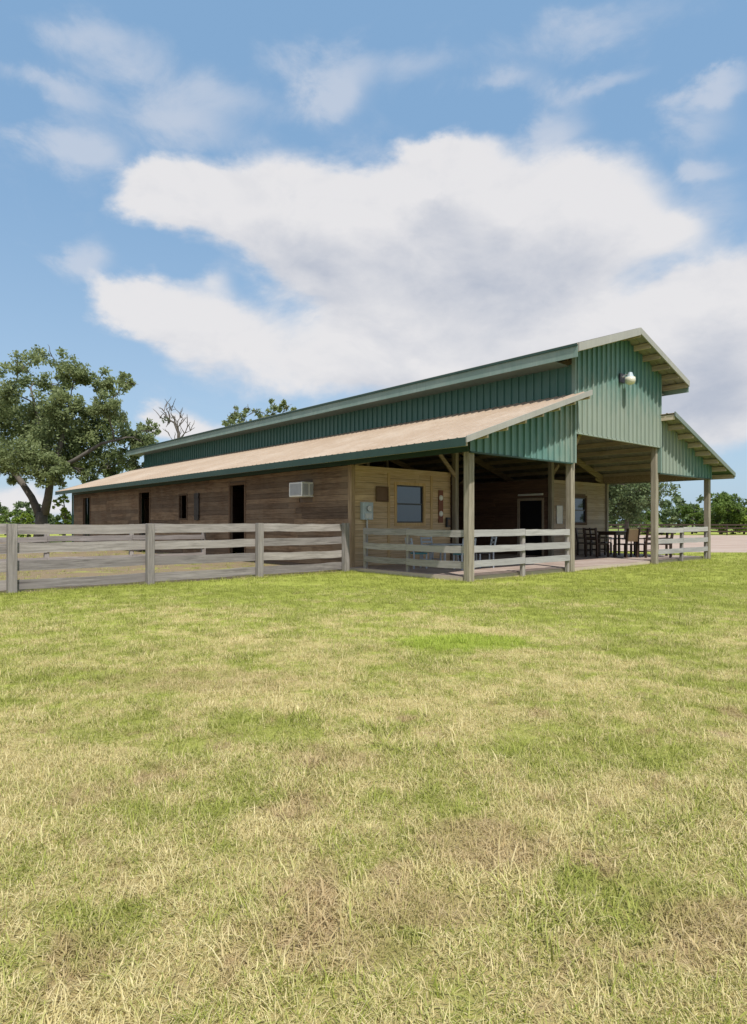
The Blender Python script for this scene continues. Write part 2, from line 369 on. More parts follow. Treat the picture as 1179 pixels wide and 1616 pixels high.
# ------------------------------------------------------------------ mesh builder
class MB:
    def __init__(s): s.v = []; s.f = []
    def add(s, vs, fs):
        o = len(s.v); s.v += [tuple(p) for p in vs]; s.f += [tuple(i + o for i in f) for f in fs]
    def hexa(s, p):
        s.add(p, [(0, 3, 2, 1), (4, 5, 6, 7), (0, 1, 5, 4), (1, 2, 6, 5), (2, 3, 7, 6), (3, 0, 4, 7)])
    def box(s, x0, x1, y0, y1, z0, z1, c=0.0):
        if c > 0:
            # chamfered along the four edges parallel to the longest side
            L = [x1 - x0, y1 - y0, z1 - z0]; k = L.index(max(L)); o = [i for i in range(3) if i != k]
            lo = (x0, y0, z0); hi = (x1, y1, z1)
            a0, a1, b0, b1 = lo[o[0]], hi[o[0]], lo[o[1]], hi[o[1]]
            prof = [(a0 + c, b0), (a1 - c, b0), (a1, b0 + c), (a1, b1 - c), (a1 - c, b1), (a0 + c, b1), (a0, b1 - c), (a0, b0 + c)]
            vs = []
            for e in (lo[k], hi[k]):
                for a, b in prof:
                    q = [0, 0, 0]; q[k] = e; q[o[0]] = a; q[o[1]] = b; vs.append(q)
            fs = [tuple(range(8)), tuple(range(15, 7, -1))] + [(i, i + 8, (i + 1) % 8 + 8, (i + 1) % 8) for i in range(8)]
            s.add(vs, fs); return
        s.hexa([(x0, y0, z0), (x1, y0, z0), (x1, y1, z0), (x0, y1, z0), (x0, y0, z1), (x1, y0, z1), (x1, y1, z1), (x0, y1, z1)])
    def bar(s, a, b, wd, ht, up=(0, 0, 1)):
        a = Vector(a); b = Vector(b); d = (b - a).normalized()
        sd = d.cross(Vector(up))
        if sd.length < 1e-4: sd = d.cross(Vector((1, 0, 0)))
        sd.normalize(); u = sd.cross(d).normalized()
        sd *= wd / 2; u *= ht / 2
        s.hexa([a - sd - u, a + sd - u, a + sd + u, a - sd + u, b - sd - u, b + sd - u, b + sd + u, b - sd + u])
    def tube(s, pts, rad, n=8, cap=True):
        pts = [Vector(p) for p in pts]; o = len(s.v); prev = None
        for i, p in enumerate(pts):
            d = (pts[min(i + 1, len(pts) - 1)] - pts[max(i - 1, 0)])
            if d.length < 1e-6: d = Vector((0, 0, 1))
            d.normalize()
            a = (prev if prev is not None else (Vector((1, 0, 0)) if abs(d.x) < .9 else Vector((0, 1, 0))))
            a = (a - d * a.dot(d)).normalized(); prev = a; b = d.cross(a)
            r = rad[i] if isinstance(rad, (list, tuple)) else rad
            for k in range(n):
                t = 2 * math.pi * k / n; s.v.append(tuple(p + (a * math.cos(t) + b * math.sin(t)) * r))
        for i in range(len(pts) - 1):
            for k in range(n):
                s.f.append((o + i * n + k, o + i * n + (k + 1) % n, o + (i + 1) * n + (k + 1) % n, o + (i + 1) * n + k))
        if cap:
            s.f.append(tuple(o + k for k in reversed(range(n)))); e = o + (len(pts) - 1) * n; s.f.append(tuple(e + k for k in range(n)))
    def build(s, name, mat, parent=None, loc=(0, 0, 0), smooth=False):
        me = bpy.data.meshes.new(name); me.from_pydata(s.v, [], s.f); me.update()
        if smooth:
            for p in me.polygons: p.use_smooth = True
        me.materials.append(mat)
        return obj(name, me, parent, loc)
def obj(name, me, parent=None, loc=(0, 0, 0), rot=(0, 0, 0), scale=(1, 1, 1)):
    o = bpy.data.objects.new(name, me); COL.objects.link(o)
    if parent is not None: o.parent = parent
    o.location = loc; o.rotation_euler = rot; o.scale = scale
    return o
def tag(o, label=None, cat=None, group=None, kind=None):
    if label: o['label'] = label
    if cat: o['category'] = cat
    if group: o['group'] = group
    if kind: o['kind'] = kind
    return o
def thing(name, label, cat, loc, rz=0, group=None):
    o = bpy.data.objects.new(name, None); COL.objects.link(o); o.empty_display_size = .2
    o.location = loc; o.rotation_euler = (0, 0, rz)
    return tag(o, label, cat, group)
def kids(o): return [c for c in bpy.data.objects if c.parent == o]
def copy_tree(o, loc, rz, label=None):
    c = o.copy(); COL.objects.link(c); c.location = loc; c.rotation_euler = (0, 0, rz)
    if label: c['label'] = label
    for ch in kids(o):
        d = ch.copy(); COL.objects.link(d); d.parent = c
        for g in kids(ch):
            e = g.copy(); COL.objects.link(e); e.parent = d
    return c

# ------------------------------------------------------------------ ground, arena
def sheet(name, pts, z, mat, kind='structure', sub=1):
    mb = MB(); mb.add([(x, y, z) for x, y in pts], [tuple(range(len(pts)))])
    return tag(mb.build(name, mat), kind=kind)
sheet('ground', [(-900, -60), (900, -60), (900, 1500), (-900, 1500)], 0, M['ground'])
sheet('riding_arena', [(8, 35.5), (17, 31.8), (60, 30.5), (140, 30), (140, 73), (12, 77)], .004, M['sand'])
s_ = MB(); s_.box(-.08, 14.9, .13, 4.75, 0, .12); s_.box(4.75, 10.2, 4.75, 34, 0, .12)
slab = s_.build('porch_slab', M['concrete']); slab.location = P0; slab.rotation_euler = (0, 0, ANG); tag(slab, kind='structure')

# ------------------------------------------------------------------ barn
UL, UC0, UC1, UR = 0.0, 4.7, 10.26, 14.96
UM = 7.48; VB = 33.6
EAVE_L, EAVE_H, TOP_H = -.944, 3.52, 5.39
UEAVE, UEH, PEAK = 3.78, 6.58, 7.76
SL = (TOP_H - EAVE_H) / (UC0 - EAVE_L); SU = (PEAK - UEH) / (UM - UEAVE)
def hl(u): return EAVE_H + (u - EAVE_L) * SL if u < UM else EAVE_H + (2 * UM - u - EAVE_L) * SL
def hu(u): return UEH + (u - UEAVE) * SU if u < UM else UEH + (2 * UM - u - UEAVE) * SU
barn = thing('barn', 'long green metal and brown timber barn with raised centre roof and open porch', 'barn', P0, ANG)

PROF = [(0, 0), (.105, 0), (.115, .045), (.165, .045), (.175, 0), (.29, 0)]
RIB = .29
def corrug(mb, s0, s1, lo, hi, P, th=.006, rib=1.0, start=None):
    """ribbed sheet: s runs across the ribs, lo/hi(s) its two ends, P(s,t,d) the place"""
    ss = []
    k = math.floor(s0 / RIB)
    while k * RIB < s1:
        for a, d in PROF[:-1]:
            q = k * RIB + a
            if s0 < q < s1: ss.append((q, d * rib))
        k += 1
    ss = [(s0, 0)] + ss + [(s1, 0)]
    vs = []
    for s, d in ss: vs += [P(s, lo(s), d), P(s, hi(s), d), P(s, lo(s), d - th), P(s, hi(s), d - th)]
    fs = []
    for i in range(len(ss) - 1):
        a = i * 4; b = a + 4
        fs += [(a, b, b + 1, a + 1), (a + 3, b + 3, b + 2, a + 2), (a + 1, b + 1, b + 3, a + 3), (a + 2, b + 2, b, a)]
    e = (len(ss) - 1) * 4
    fs += [(0, 1, 3, 2), (e + 1, e, e + 2, e + 3)]
    mb.add(vs, fs)
# roofs
def slopeP(sign, u_e, h_e, sl):
    ln = math.sqrt(1 + sl * sl)
    nx, nz = -sl / ln, 1 / ln
    def P(s, t, d):
        u = u_e + t + nx * d; h = h_e + t * sl + nz * d
        return (u if sign > 0 else 2 * UM - u, s, h)
    return P
def roof(name, P, v0, v1, run):
    mb = MB(); corrug(mb, v0, v1, lambda s: 0, lambda s: run, P, th=.012, rib=.55)
    o = mb.build(name, M['roof'], barn)
    o.data.materials.append(M['under'])
    # underside faces are bare galvanised steel
    for p in o.data.polygons:
        if p.index % 4 == 1: p.material_index = 1
    return o
VF = -.7; VFU = -.81
roof('lean_to_roof', slopeP(1, EAVE_L, EAVE_H, SL), VF, 34.3, UC0 - EAVE_L)
roof('lean_to_roof', slopeP(-1, EAVE_L, EAVE_H, SL), VF, 34.3, UC0 - EAVE_L)
roof('upper_roof', slopeP(1, UEAVE, UEH, SU), VFU, 34.6, UM - UEAVE)
roof('upper_roof', slopeP(-1, UEAVE, UEH, SU), VFU, 34.6, UM - UEAVE)
mb = MB()
for sg in (1, -1):
    mb.hexa([(UM, VFU - .01, PEAK + .03), (UM - sg * .2, VFU - .01, PEAK + .03 - .2 * SU), (UM - sg * .2, 34.6, PEAK + .03 - .2 * SU), (UM, 34.6, PEAK + .03),
             (UM, VFU - .01, PEAK + .045), (UM - sg * .2, VFU - .01, PEAK + .045 - .2 * SU), (UM - sg * .2, 34.6, PEAK + .045 - .2 * SU), (UM, 34.6, PEAK + .045)])
mb.build('ridge_cap', M['trimlight'], barn)
# rake trims (front and back edges of each roof slope)
def rake(ua, ha, ub, hb, v, name='rake_trim', ht=.17, m='trimlight', dv=.03):
    mb = MB(); mb.hexa([(ua, v - dv, ha - ht), (ub, v - dv, hb - ht), (ub, v + .012, hb - ht), (ua, v + .012, ha - ht), (ua, v - dv, ha + .035), (ub, v - dv, hb + .035), (ub, v + .012, hb + .035), (ua, v + .012, ha + .035)])
    return mb.build(name, M[m], barn)
E2, UE2 = 2 * UM - EAVE_L, 2 * UM - UEAVE
rake(EAVE_L, EAVE_H, UC0 - .004, TOP_H, VF - .015, ht=.12); rake(E2, EAVE_H, UC1 + .004, TOP_H, VF - .015, m='trimdark', ht=.13)
rake(UEAVE, UEH, UM - .002, PEAK, VFU - .015, ht=.2); rake(UE2, UEH, UM + .002, PEAK, VFU - .015, m='trimlight', ht=.16)
rake(EAVE_L, EAVE_H, UC0, TOP_H, 34.33); rake(E2, EAVE_H, UC1, TOP_H, 34.33); rake(UEAVE, UEH, UM - .002, PEAK, 34.63); rake(UE2, UEH, UM + .002, PEAK, 34.63)
# eave fascias, soffits, headers
def bx(name, m, *a, c=0):
    mb = MB(); mb.box(*a, c=c); return mb.build(name, M[m], barn)
for sg in (0, 1):
    def X(a, b): return (a, b) if not sg else (2 * UM - b, 2 * UM - a)
    bx('eave_trim', 'greendark', *X(EAVE_L - .012, EAVE_L + .012), VF, 34.3, EAVE_H - .20, EAVE_H + .008)
    bx('upper_fascia', 'greenlight', *X(UEAVE - .025, UEAVE), VFU + .002, 34.6, UEH - .36, UEH - .03)
    bx('upper_gutter', 'greendark', *X(UEAVE - .07, UEAVE - .0255), VFU, 34.6, UEH - .05, UEH + .02)
    bx('upper_soffit', 'trimdark', *X(UEAVE + .002, UC0 - .03), .03, 34.4, UEH - .33, UEH - .31)
    bx('header', 'greendark', *X(-.13, -.105), -.1, VB, 3.30, 3.74)
    bx('header_beam', 'beam', *X(-.10, -.02), .1, VB, 3.32, 3.62)
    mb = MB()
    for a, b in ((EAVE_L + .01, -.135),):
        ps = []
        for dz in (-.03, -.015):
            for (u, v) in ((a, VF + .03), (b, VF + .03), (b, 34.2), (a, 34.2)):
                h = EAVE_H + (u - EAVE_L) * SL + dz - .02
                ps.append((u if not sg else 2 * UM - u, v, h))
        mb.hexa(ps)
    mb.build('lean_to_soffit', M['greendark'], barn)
# gable cladding, in sheets
PW = RIB * 3
def cladding(u0, u1, lo, hi, v, sgn=-1, name='cladding_panel', lim=None):
    k = math.floor(u0 / PW)
    while k * PW < u1 - .01:
        a = max(u0, k * PW + .003); b = min(u1, (k + 1) * PW - .003)
        if b - a > .03:
            parts = [(a, b)]
            for ridge in (UM,):
                if a < ridge < b: parts = [(a, ridge), (ridge, b)]
            mb = MB()
            for (p, q) in parts:
                corrug(mb, p, q, lo, hi, lambda s, t, d: (s, v + sgn * d * 1.15, t))
            mb.build(name, M['green'], barn)
        k += 1
cladding(-.10, UC0 - .06, lambda s: 3.30, lambda s: hl(s) - .03, -.13)
cladding(UC1 + .06, 2 * UM + .10, lambda s: 3.30, lambda s: hl(s) - .03, -.13)
cladding(UC0 - .055, UC1 + .055, lambda s: 4.23, lambda s: hu(s) - .03, -.18)
cladding(-.10, 2 * UM + .1, lambda s: .0, lambda s: (hu(s) if UC0 < s < UC1 else hl(s)) - .03, VB + .12, 1, 'rear_cladding_panel')
# corner trims of the gable and bottom angles
for u in (UC0 - .08, UC1 + .02):
    bx('corner_trim', 'greenlight', u, u + .06, -.225, -.10, 3.30, hu(u + .03) - .06)
bx('bottom_trim', 'green', UC0 + .0, UC1, -.215, -.12, 4.19, 4.235)
bx('bottom_trim', 'greendark', -.10, UC0 - .09, -.165, -.06, 3.265, 3.305)
bx('bottom_trim', 'greendark', UC1 + .09, 2 * UM + .10, -.165, -.06, 3.265, 3.305)
# clerestory walls
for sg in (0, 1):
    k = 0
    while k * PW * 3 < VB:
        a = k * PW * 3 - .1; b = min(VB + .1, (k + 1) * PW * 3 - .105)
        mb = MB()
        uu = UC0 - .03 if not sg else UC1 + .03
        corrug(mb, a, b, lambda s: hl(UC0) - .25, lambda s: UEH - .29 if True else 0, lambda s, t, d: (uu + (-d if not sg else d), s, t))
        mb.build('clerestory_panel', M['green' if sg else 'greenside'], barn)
        k += 1
# posts
def post(u, v, h, w_=.2, z0=0, m='post', name='post'):
    mb = MB(); mb.box(-w_ / 2, w_ / 2, -w_ / 2, w_ / 2, 0, h - z0, c=.012)
    return mb.build(name, M[m], barn, (u, v, z0))
for u in (UL, UC0, UC1, UR):
    post(u, 0, 3.3 if u in (UL, UR) else 4.9)
for v in (4.62, 9.5, 14.4, 19.2, 24, 29, 33.4):
    for u in (UC0, UC1):
        post(u, v if v > 5 or u == UC0 else 4.3, 5.1, .18)
# frames: rafters, tie beams, knee braces
for v in (.14, 4.62, 9.5, 14.4, 19.2, 24, 29, 33.3):
    for sg in (0, 1):
        f = (lambda u: u) if not sg else (lambda u: 2 * UM - u)
        mb = MB(); mb.bar((f(-.09), v, hl(0) - .32), (f(UC0), v, hl(UC0 - .01) - .36), .07, .28); mb.build('rafter', M['beam'], barn)
        mb = MB(); mb.bar((f(UC0), v, hu(UC0) - .3), (f(UM), v, PEAK - .34), .07, .26); mb.build('rafter', M['beam'], barn)
        if v > 1:
            mb = MB(); mb.bar((f(UC0 - .05), v - .06, 3.15), (f(UC0 - .95), v - .06, 3.95), .06, .14); mb.build('knee_brace', M['beam'], barn)
            mb = MB(); mb.bar((f(.02), v - .06, 2.5 if v < 0 else 3.33), (f(.75), v - .06, 3.5), .06, .12); mb.build('knee_brace', M['beam'], barn)
    mb = MB(); mb.box(UC0 + .1, UC1 - .1, v - .035, v + .035, 4.75, 4.99); mb.build('tie_beam', M['beam'], barn)
mb = MB(); mb.bar((UC0 + .1, .2, 3.4), (UC0 + 1.1, .2, 4.55), .07, .14); mb.build('knee_brace', M['beam'], barn)
# purlins run the length of the barn and out under the front overhang
for sg in (0, 1):
    f = (lambda u: u) if not sg else (lambda u: 2 * UM - u)
    for i in range(8):
        u = EAVE_L + .06 + i * (UC0 - EAVE_L - .12) / 7
        h = EAVE_H + (u - EAVE_L) * SL - .022
        mb = MB(); mb.box(f(u) - .035, f(u) + .035, VF + .02, 34.2, h - .19, h - .012); mb.build('purlin', M['purlin'], barn)
    for i in range(6):
        u = UEAVE + .06 + i * (UM - UEAVE - .14) / 5
        h = UEH + (u - UEAVE) * SU - .022
        mb = MB(); mb.box(f(u) - .035, f(u) + .035, VFU + .02, 34.5, h - .19, h - .012); mb.build('purlin', M['purlin'], barn)

# walls of planks with real openings
wedge = {}
def plank_mesh(mat):
    if mat in wedge: return wedge[mat]
    mb = MB()  # unit board along x, outward face is -y, bottom edge proud of the top edge
    mb.hexa([(0, -1, 0), (1, -1, 0), (1, 0, 0), (0, 0, 0), (0, -.55, 1), (1, -.55, 1), (1, 0, 1), (0, 0, 1)])
    me = bpy.data.meshes.new('plank'); me.from_pydata(mb.v, [], mb.f); me.materials.append(M[mat]); wedge[mat] = me
    return me
def wall(part, origin, rz, L, H, openings, mat, back, course=.19, seg=(2.8, 4.6), upto=None, jit=.004):
    """origin/rz in the barn frame; local x runs along the wall and -y faces out"""
    mb = MB()
    xs = sorted({0, L} | {a for o in openings for a in o[:2]})
    for a, b in zip(xs, xs[1:]):
        zs = [(0.0, H)]
        for (o0, o1, z0, z1) in openings:
            if o0 <= a + 1e-6 and o1 >= b - 1e-6:
                zs = [(p, q) for (c, d) in zs for (p, q) in ((c, min(d, z0)), (max(c, z1), d)) if q > p + .005]
        for z0, z1 in zs: mb.box(a, b, .0, .09, z0, z1)
    wo = mb.build(part, M[back], barn, origin); wo.rotation_euler = (0, 0, rz)
    z = .12; me = plank_mesh(mat); Lp = upto or L
    while z < H - .03:
        h = min(course - .008, H - z)
        ivs = [(0.0, Lp)]
        for (o0, o1, z0, z1) in openings:
            if z0 < z + h - .01 and z1 > z + .01:
                ivs = [(p, q) for (c, d) in ivs for (p, q) in ((c, min(d, o0)), (max(c, o1), d)) if q > p + .03]
        for a, b in ivs:
            x = a
            while x < b - .05:
                l = random.uniform(*seg)
                e = b if b - (x + l) < 1.0 else x + l
                obj('plank', me, wo, (x + .002, -.002, z + random.uniform(-.002, .002)), (0, random.uniform(-.0015, .0015), 0),
                    (e - x - .004, .028 + random.uniform(-jit, jit), h))
                x = e
        z += course
    return wo
def opening_frame(parent, a, b, z0, z1, mat, w_=.09, name='frame', sill=True):
    mb = MB()
    mb.box(a - w_, a, -.045, .03, z0 - (w_ if sill else 0), z1 + w_); mb.box(b, b + w_, -.045, .03, z0 - (w_ if sill else 0), z1 + w_)
    mb.box(a, b, -.045, .03, z1, z1 + w_)
    if sill: mb.box(a, b, -.055, .03, z0 - w_, z0)
    return mb
WH = 3.3
# local side wall runs along +v; outward is -u => wall-local x = v, -y = -u : rotate +90 about z then mirror -> use rz=-90 with x reversed
# side wall: local x runs from the far end towards the front
LS = VB - 4.8
def S(v): return VB - v
ops_side = [(S(12.51), S(11.34), .0, 3.0), (S(17.3), S(16.55), 1.7, 2.75), (S(22.2), S(20.86), 0, 3.05), (S(31.6), S(30.3), 0, 3.05), (S(7.6), S(6.8), 2.36, 2.88)]
side = wall('side_wall', (0.02, VB, 0), -math.pi / 2, LS, WH, ops_side, 'brownwood_v', 'insul')
front = wall('pine_wall', (.11, 4.8, 0), 0, UC0 - .2, WH, [(1.96 - .11, 3.22 - .11, 1.5, 2.76)], 'pine', 'insul', .19, (1.6, 3.0))
right = wall('right_room_wall', (UC1 + .1, 4.45, 0), 0, UR - UC1 - .1, WH, [(12.1 - UC1 - .1, 13.15 - UC1 - .1, 1.5, 2.6)], 'greyplank', 'insul', .19, (1.5, 3.0))
aisle = wall('aisle_wall', (UC1 - .0, VB, 0), -math.pi / 2, VB - 4.45, WH, [(VB - 5.86, VB - 4.72, .12, 2.44)], 'aisle', 'insul', .19, (3, 5))
bx('inner_wall', 'aisle', UC0 - .09, UC0, 4.81, VB, 0, WH)
bx('far_side_wall', 'brownwood_v', UR - .05, UR + .03, 4.45, VB, 0, WH)
bx('room_ceiling', 'insul', .12, UC0 - .1, 4.9, VB, WH - .06, WH + .02)
bx('room_ceiling', 'insul', UC1 + .1, UR - .06, 4.55, VB, WH - .06, WH + .02)
# corner posts of the timber rooms
mb = MB(); mb.box(-.05, .105, 4.68, 4.86, 0, 3.3, c=.01); mb.build('corner_post', M['cornerwood'], barn)
mb = MB(); mb.box(UR - .1, UR + .05, 4.33, 4.47, 0, 3.3, c=.01); mb.build('corner_post', M['post'], barn)
# doors and windows
def side_door(v0, v1, z1, leaf='doordark', depth=.35):
    o = opening_frame(None, S(v1), S(v0), 0, z1, 'brownwood_v', .1, sill=False).build('door_frame', M['brownwood_u'], barn, (0.02, VB, 0)); o.rotation_euler = (0, 0, -math.pi / 2)
    mb = MB(); mb.box(v0 + .02, v1 - .02, 0, .05, .02, z1 - .02)
    for k in range(4): mb.box(v0 + .1, v1 - .1, -.018, 0, .12 + k * z1 / 4, .10 + (k + 1) * z1 / 4 - .12)
    d = mb.build('door', M[leaf], barn, (0, 0, 0))
    # leaf is modelled along x; turn it to lie in the wall
    # hinged on its far edge and standing open into the dark room
    d.rotation_euler = (0, 0, math.pi / 2 - R(68)); c_, s__ = math.cos(math.pi / 2 - R(68)), math.sin(math.pi / 2 - R(68)); d.location = (.12 - (v0 + .02) * c_, v0 + .04 - (v0 + .02) * s__, 0)
    hb = MB(); hb.box(v0 + .12, v0 + .16, -.06, -.02, 1.0, 1.14); h = hb.build('handle', M['steel'], d)
side_door(11.34, 12.51, 3.0); side_door(20.86, 22.2, 3.05); side_door(30.3, 31.6, 3.05, 'doorbrown')
o = opening_frame(None, S(17.3), S(16.55), 1.7, 2.75, 'x', .08).build('window_frame', M['brownwood_u'], barn, (.02, VB, 0)); o.rotation_euler = (0, 0, -math.pi / 2)
mb = MB(); mb.box(-.06, -.015, 15.25, 15.68, 1.62, 2.8)
mb.box(-.075, -.06, 15.25, 15.68, 1.75, 1.83); mb.box(-.075, -.06, 15.25, 15.68, 2.58, 2.66)
mb.build('shutter', M['doorbrown'], barn)
def sash_window(u0, u1, z0, z1, v, frame_mat, name='window'):
    mb = MB(); t = .045
    w_ = opening_frame(None, u0, u1, z0, z1, 'x', .10)
    win = w_.build(name, M[frame_mat], barn, (0, v, 0))
    mb.box(u0, u0 + t, .0, .05, z0, z1); mb.box(u1 - t, u1, .0, .05, z0, z1)
    mb.box(u0 + t, u1 - t, .0, .05, z0, z0 + t); mb.box(u0 + t, u1 - t, .0, .05, z1 - t, z1); zm = (z0 + z1) / 2
    mb.box(u0 + t, u1 - t, -.012, .05, zm - .025, zm + .025); mb.build('sash', M['darkmetal'], win)
    for a, b, d in ((z0 + t, zm - .025, .0), (zm + .025, z1 - t, .015)):
        g = MB(); g.box(u0 + t, u1 - t, .02 + d, .028 + d, a, b); g.build('pane', M['glass'], win)
    return win
sash_window(1.96, 3.22, 1.5, 2.76, 4.8, 'pine_z'); sash_window(12.1, 13.15, 1.5, 2.6, 4.45, 'brownwood_u')
# aisle door and frame (in the wall u = UC1 facing the aisle)
mb = MB()
for a, b, c, d in ((4.62, 4.72, .12, 2.54), (5.86, 5.96, .12, 2.54), (4.72, 5.86, 2.44, 2.54)): mb.box(UC1 - .045, UC1 + .0, a, b, c, d)
mb.build('door_frame', M['greyplank'], barn)
mb = MB(); mb.box(UC1 + .02, UC1 + .06, 4.73, 5.85, .13, 2.43); mb.box(UC1 + .008, UC1 + .02, 4.85, 5.73, .3, 1.1); mb.box(UC1 + .008, UC1 + .02, 4.85, 5.73, 1.3, 2.3)
d = mb.build('door', M['doordark'], barn); hb = MB(); hb.box(UC1 - .04, UC1 + .018, 5.74, 5.78, 1.05, 1.17); hb.build('handle', M['steel'], d)
# battens on pine wall
for u in (1.6, 3.62):
    mb = MB(); mb.box(u - .05, u + .05, 4.755, 4.772, .15, 3.2); mb.build('batten', M['pine_z'], barn)
mb = MB(); mb.box(.11, UC0 - .1, 4.74, 4.79, 3.14, 3.3); mb.build('top_board', M['pine'], barn)

# ------------------------------------------------------------------ things fixed to the barn
def bt(name, label, cat, u, v, h=0, rz=0, group=None): return thing(name, label, cat, B(u, v, h), ANG + rz, group)
t = bt('air_conditioner', 'white window air conditioner set in the dark brown side wall', 'air conditioner', 0.0, 7.15, 2.37)
mb = MB(); mb.box(-.46, .1, -.38, .38, 0, .49, c=.02); mb.build('casing', M['white'], t)
mb = MB(); mb.box(-.468, -.461, -.32, .32, .05, .44)
for k in range(9): mb.box(-.478, -.469, -.31, .31, .07 + k * .041, .09 + k * .041)
mb.build('grille', M['grille'], t)
mb = MB()
for a in (-.42, -.14): mb.box(a, a + .21, -.388, -.381, .06, .43)
mb.build('side_vent', M['grille'], t)
t = bt('meter_box', 'pale grey electric meter box with conduit on the pine wall corner', 'meter box', .58, 4.70, 0)
mb = MB(); mb.box(-.21, .21, -.10, .07, 1.60, 2.15, c=.015); mb.build('box', M['metergrey'], t)
mb = MB(); mb.tube([(0, -.10, 1.95), (0, -.17, 1.95)], .09, 16); mb.build('dial', M['steel'], t)
mb = MB(); mb.box(-.14, .14, -.112, -.10, 1.64, 1.80); mb.build('cover', M['steel'], t)
mb = MB(); mb.tube([(.02, 0, .12), (.02, 0, 1.6)], .032, 10); mb.build('conduit', M['steel'], t)
t = bt('wall_plaque', 'square brown plaque on the pine wall between meter box and window', 'plaque', 1.28, 4.755, 2.2)
mb = MB(); mb.box(-.25, .25, -.02, .015, 0, .46); mb.build('board', M['plaque'], t)
mb = MB()
for a in ((-.27, .27, -.04, -.021, -.02, .03), (-.27, .27, -.04, -.021, .43, .48), (-.27, -.22, -.04, -.021, .031, .429), (.22, .27, -.04, -.021, .031, .429)): mb.box(*a)
mb.build('frame', M['brownwood_u'], t)
t = bt('wall_hanging', 'dark red wall hanging with two white rosettes right of the pine window', 'wall hanging', 4.08, 4.755, 1.5)
mb = MB(); mb.box(-.11, .11, -.02, .01, 0, 1.15); mb.build('board', M['redbrown'], t)
for z in (.32, .88):
    mb = MB(); mb.tube([(0, -.02, z), (0, -.05, z)], [.10, .07], 12); mb.build('rosette', M['white'], t)
t = bt('wall_phone', 'small dark box low on the pine wall near its open end', 'wall box', 4.42, 4.755, 1.35)
mb = MB(); mb.box(-.09, .09, -.09, .01, 0, .34, c=.015); mb.build('box', M['darkmetal'], t)
mb = MB(); mb.box(-.06, .06, -.10, -.091, .06, .26); mb.build('cover', M['plaque'], t)
t = bt('notice_board', 'white notice board on the wall right of the dark door', 'notice board', 11.02, 4.41, 1.48)
mb = MB(); mb.box(-.2, .2, -.03, .01, 0, .72); mb.build('board', M['paper'], t)
mb = MB()
for a in ((-.22, .22, -.04, -.031, -.02, .0), (-.22, .22, -.04, -.031, .72, .74), (-.22, -.2, -.04, -.031, .0, .72), (.2, .22, -.04, -.031, .0, .72)): mb.box(*a)
mb.build('frame', M['steel'], t)
t = bt('tube_light', 'white tube light fixture above the dark aisle door', 'light fixture', UC1 - .05, 5.28, 2.62)
mb = MB(); mb.box(-.02, .05, -.62, .62, .03, .11); mb.build('housing', M['white'], t)
mb = MB(); mb.tube([(-.045, -.6, .05), (-.045, .6, .05)], .022, 10); mb.build('tube', M['white'], t)
t = bt('yard_light', 'barn yard light with cream bowl high on the green gable', 'yard light', 7.42, -.21, 6.05)
mb = MB(); mb.box(-.14, .14, -.06, .0, .05, .35, c=.01); mb.build('bracket', M['darkmetal'], t)
mb = MB(); mb.tube([(0, -.04, .22), (.03, -.15, .30), (.06, -.28, .28)], .03, 8); mb.build('arm', M['steel'], t)
mb = MB(); mb.tube([(.06, -.28, .36), (.06, -.28, .22), (.06, -.28, .20)], [.06, .11, .16], 16); mb.build('housing', M['metergrey'], t)
mb = MB(); mb.tube([(.06, -.28, .199), (.06, -.28, .10), (.06, -.28, .0), (.06, -.28, -.04)], [.16, .17, .14, .05], 18); mb.build('bowl', M['cream'], t, smooth=True)

# ------------------------------------------------------------------ fences
rail_cache = {}
def rail_mesh(mat, k):
    key = (mat, k)
    if key in rail_cache: return rail_cache[key]
    rr = random.Random(k * 13 + 5); mb = MB(); n = 8; o = []
    for i in range(n + 1):
        x = i / n; dz = rr.uniform(-.03, .03) * (.4 if 'pale' in mat else 1) - .05 * math.sin(math.pi * x) * (.2 if 'pale' in mat else 1); dy = rr.uniform(-.12, .12)
        e0 = rr.uniform(0, .04); e1 = 1 - rr.uniform(0, .06)
        o.append([(x, -1 + dy, e0 + dz), (x, dy, e0 + dz), (x, dy, e1 + dz), (x, -1 + dy, e1 + dz)])
    vs = [p for q in o for p in q]; fs = [(0, 1, 2, 3), tuple(n * 4 + j for j in (3, 2, 1, 0))]
    for i in range(n):
        for j in range(4): fs.append((i * 4 + j, (i + 1) * 4 + j, (i + 1) * 4 + (j + 1) % 4, i * 4 + (j + 1) % 4))
    me = bpy.data.meshes.new('rail'); me.from_pydata(vs, [], fs); me.materials.append(M[mat]); rail_cache[key] = me
    return me
def fence(name, label, cat, u, v, rz, posts, rails, hgt, railmat, behind=False, pw=.16, board=.19, th=.035, double=False, sag=.01, skip_post=()):
    """posts: local x positions; rails: list of top heights; boards on the -y face"""
    t = bt(name, label, cat, u, v, 0, rz)
    for i, x in enumerate(posts):
        if i in skip_post: continue
        mb = MB(); hh = hgt + random.uniform(-.01, .03); w2 = pw / 2 * random.uniform(.9, 1.1)
        mb.box(-w2, w2, -.0, pw, 0, hh, c=.012)
        p = mb.build('post', M['fencepost'], t, (x, 0, 0)); p.rotation_euler = (random.uniform(-.012, .012), random.uniform(-.012, .012), 0)
    for a, b in zip(posts, posts[1:]):
        for z in rails:
            k = random.randrange(6); dz = random.uniform(-sag, sag)
            obj('rail', rail_mesh(railmat, k), t, (a + (.004 if not behind else -.06), (pw + th + .004) if behind else -.004, z - board + dz), (0, random.uniform(-.006, .006), 0), (b - a - .008 , th, board * random.uniform(.93, 1.04)))
    return t
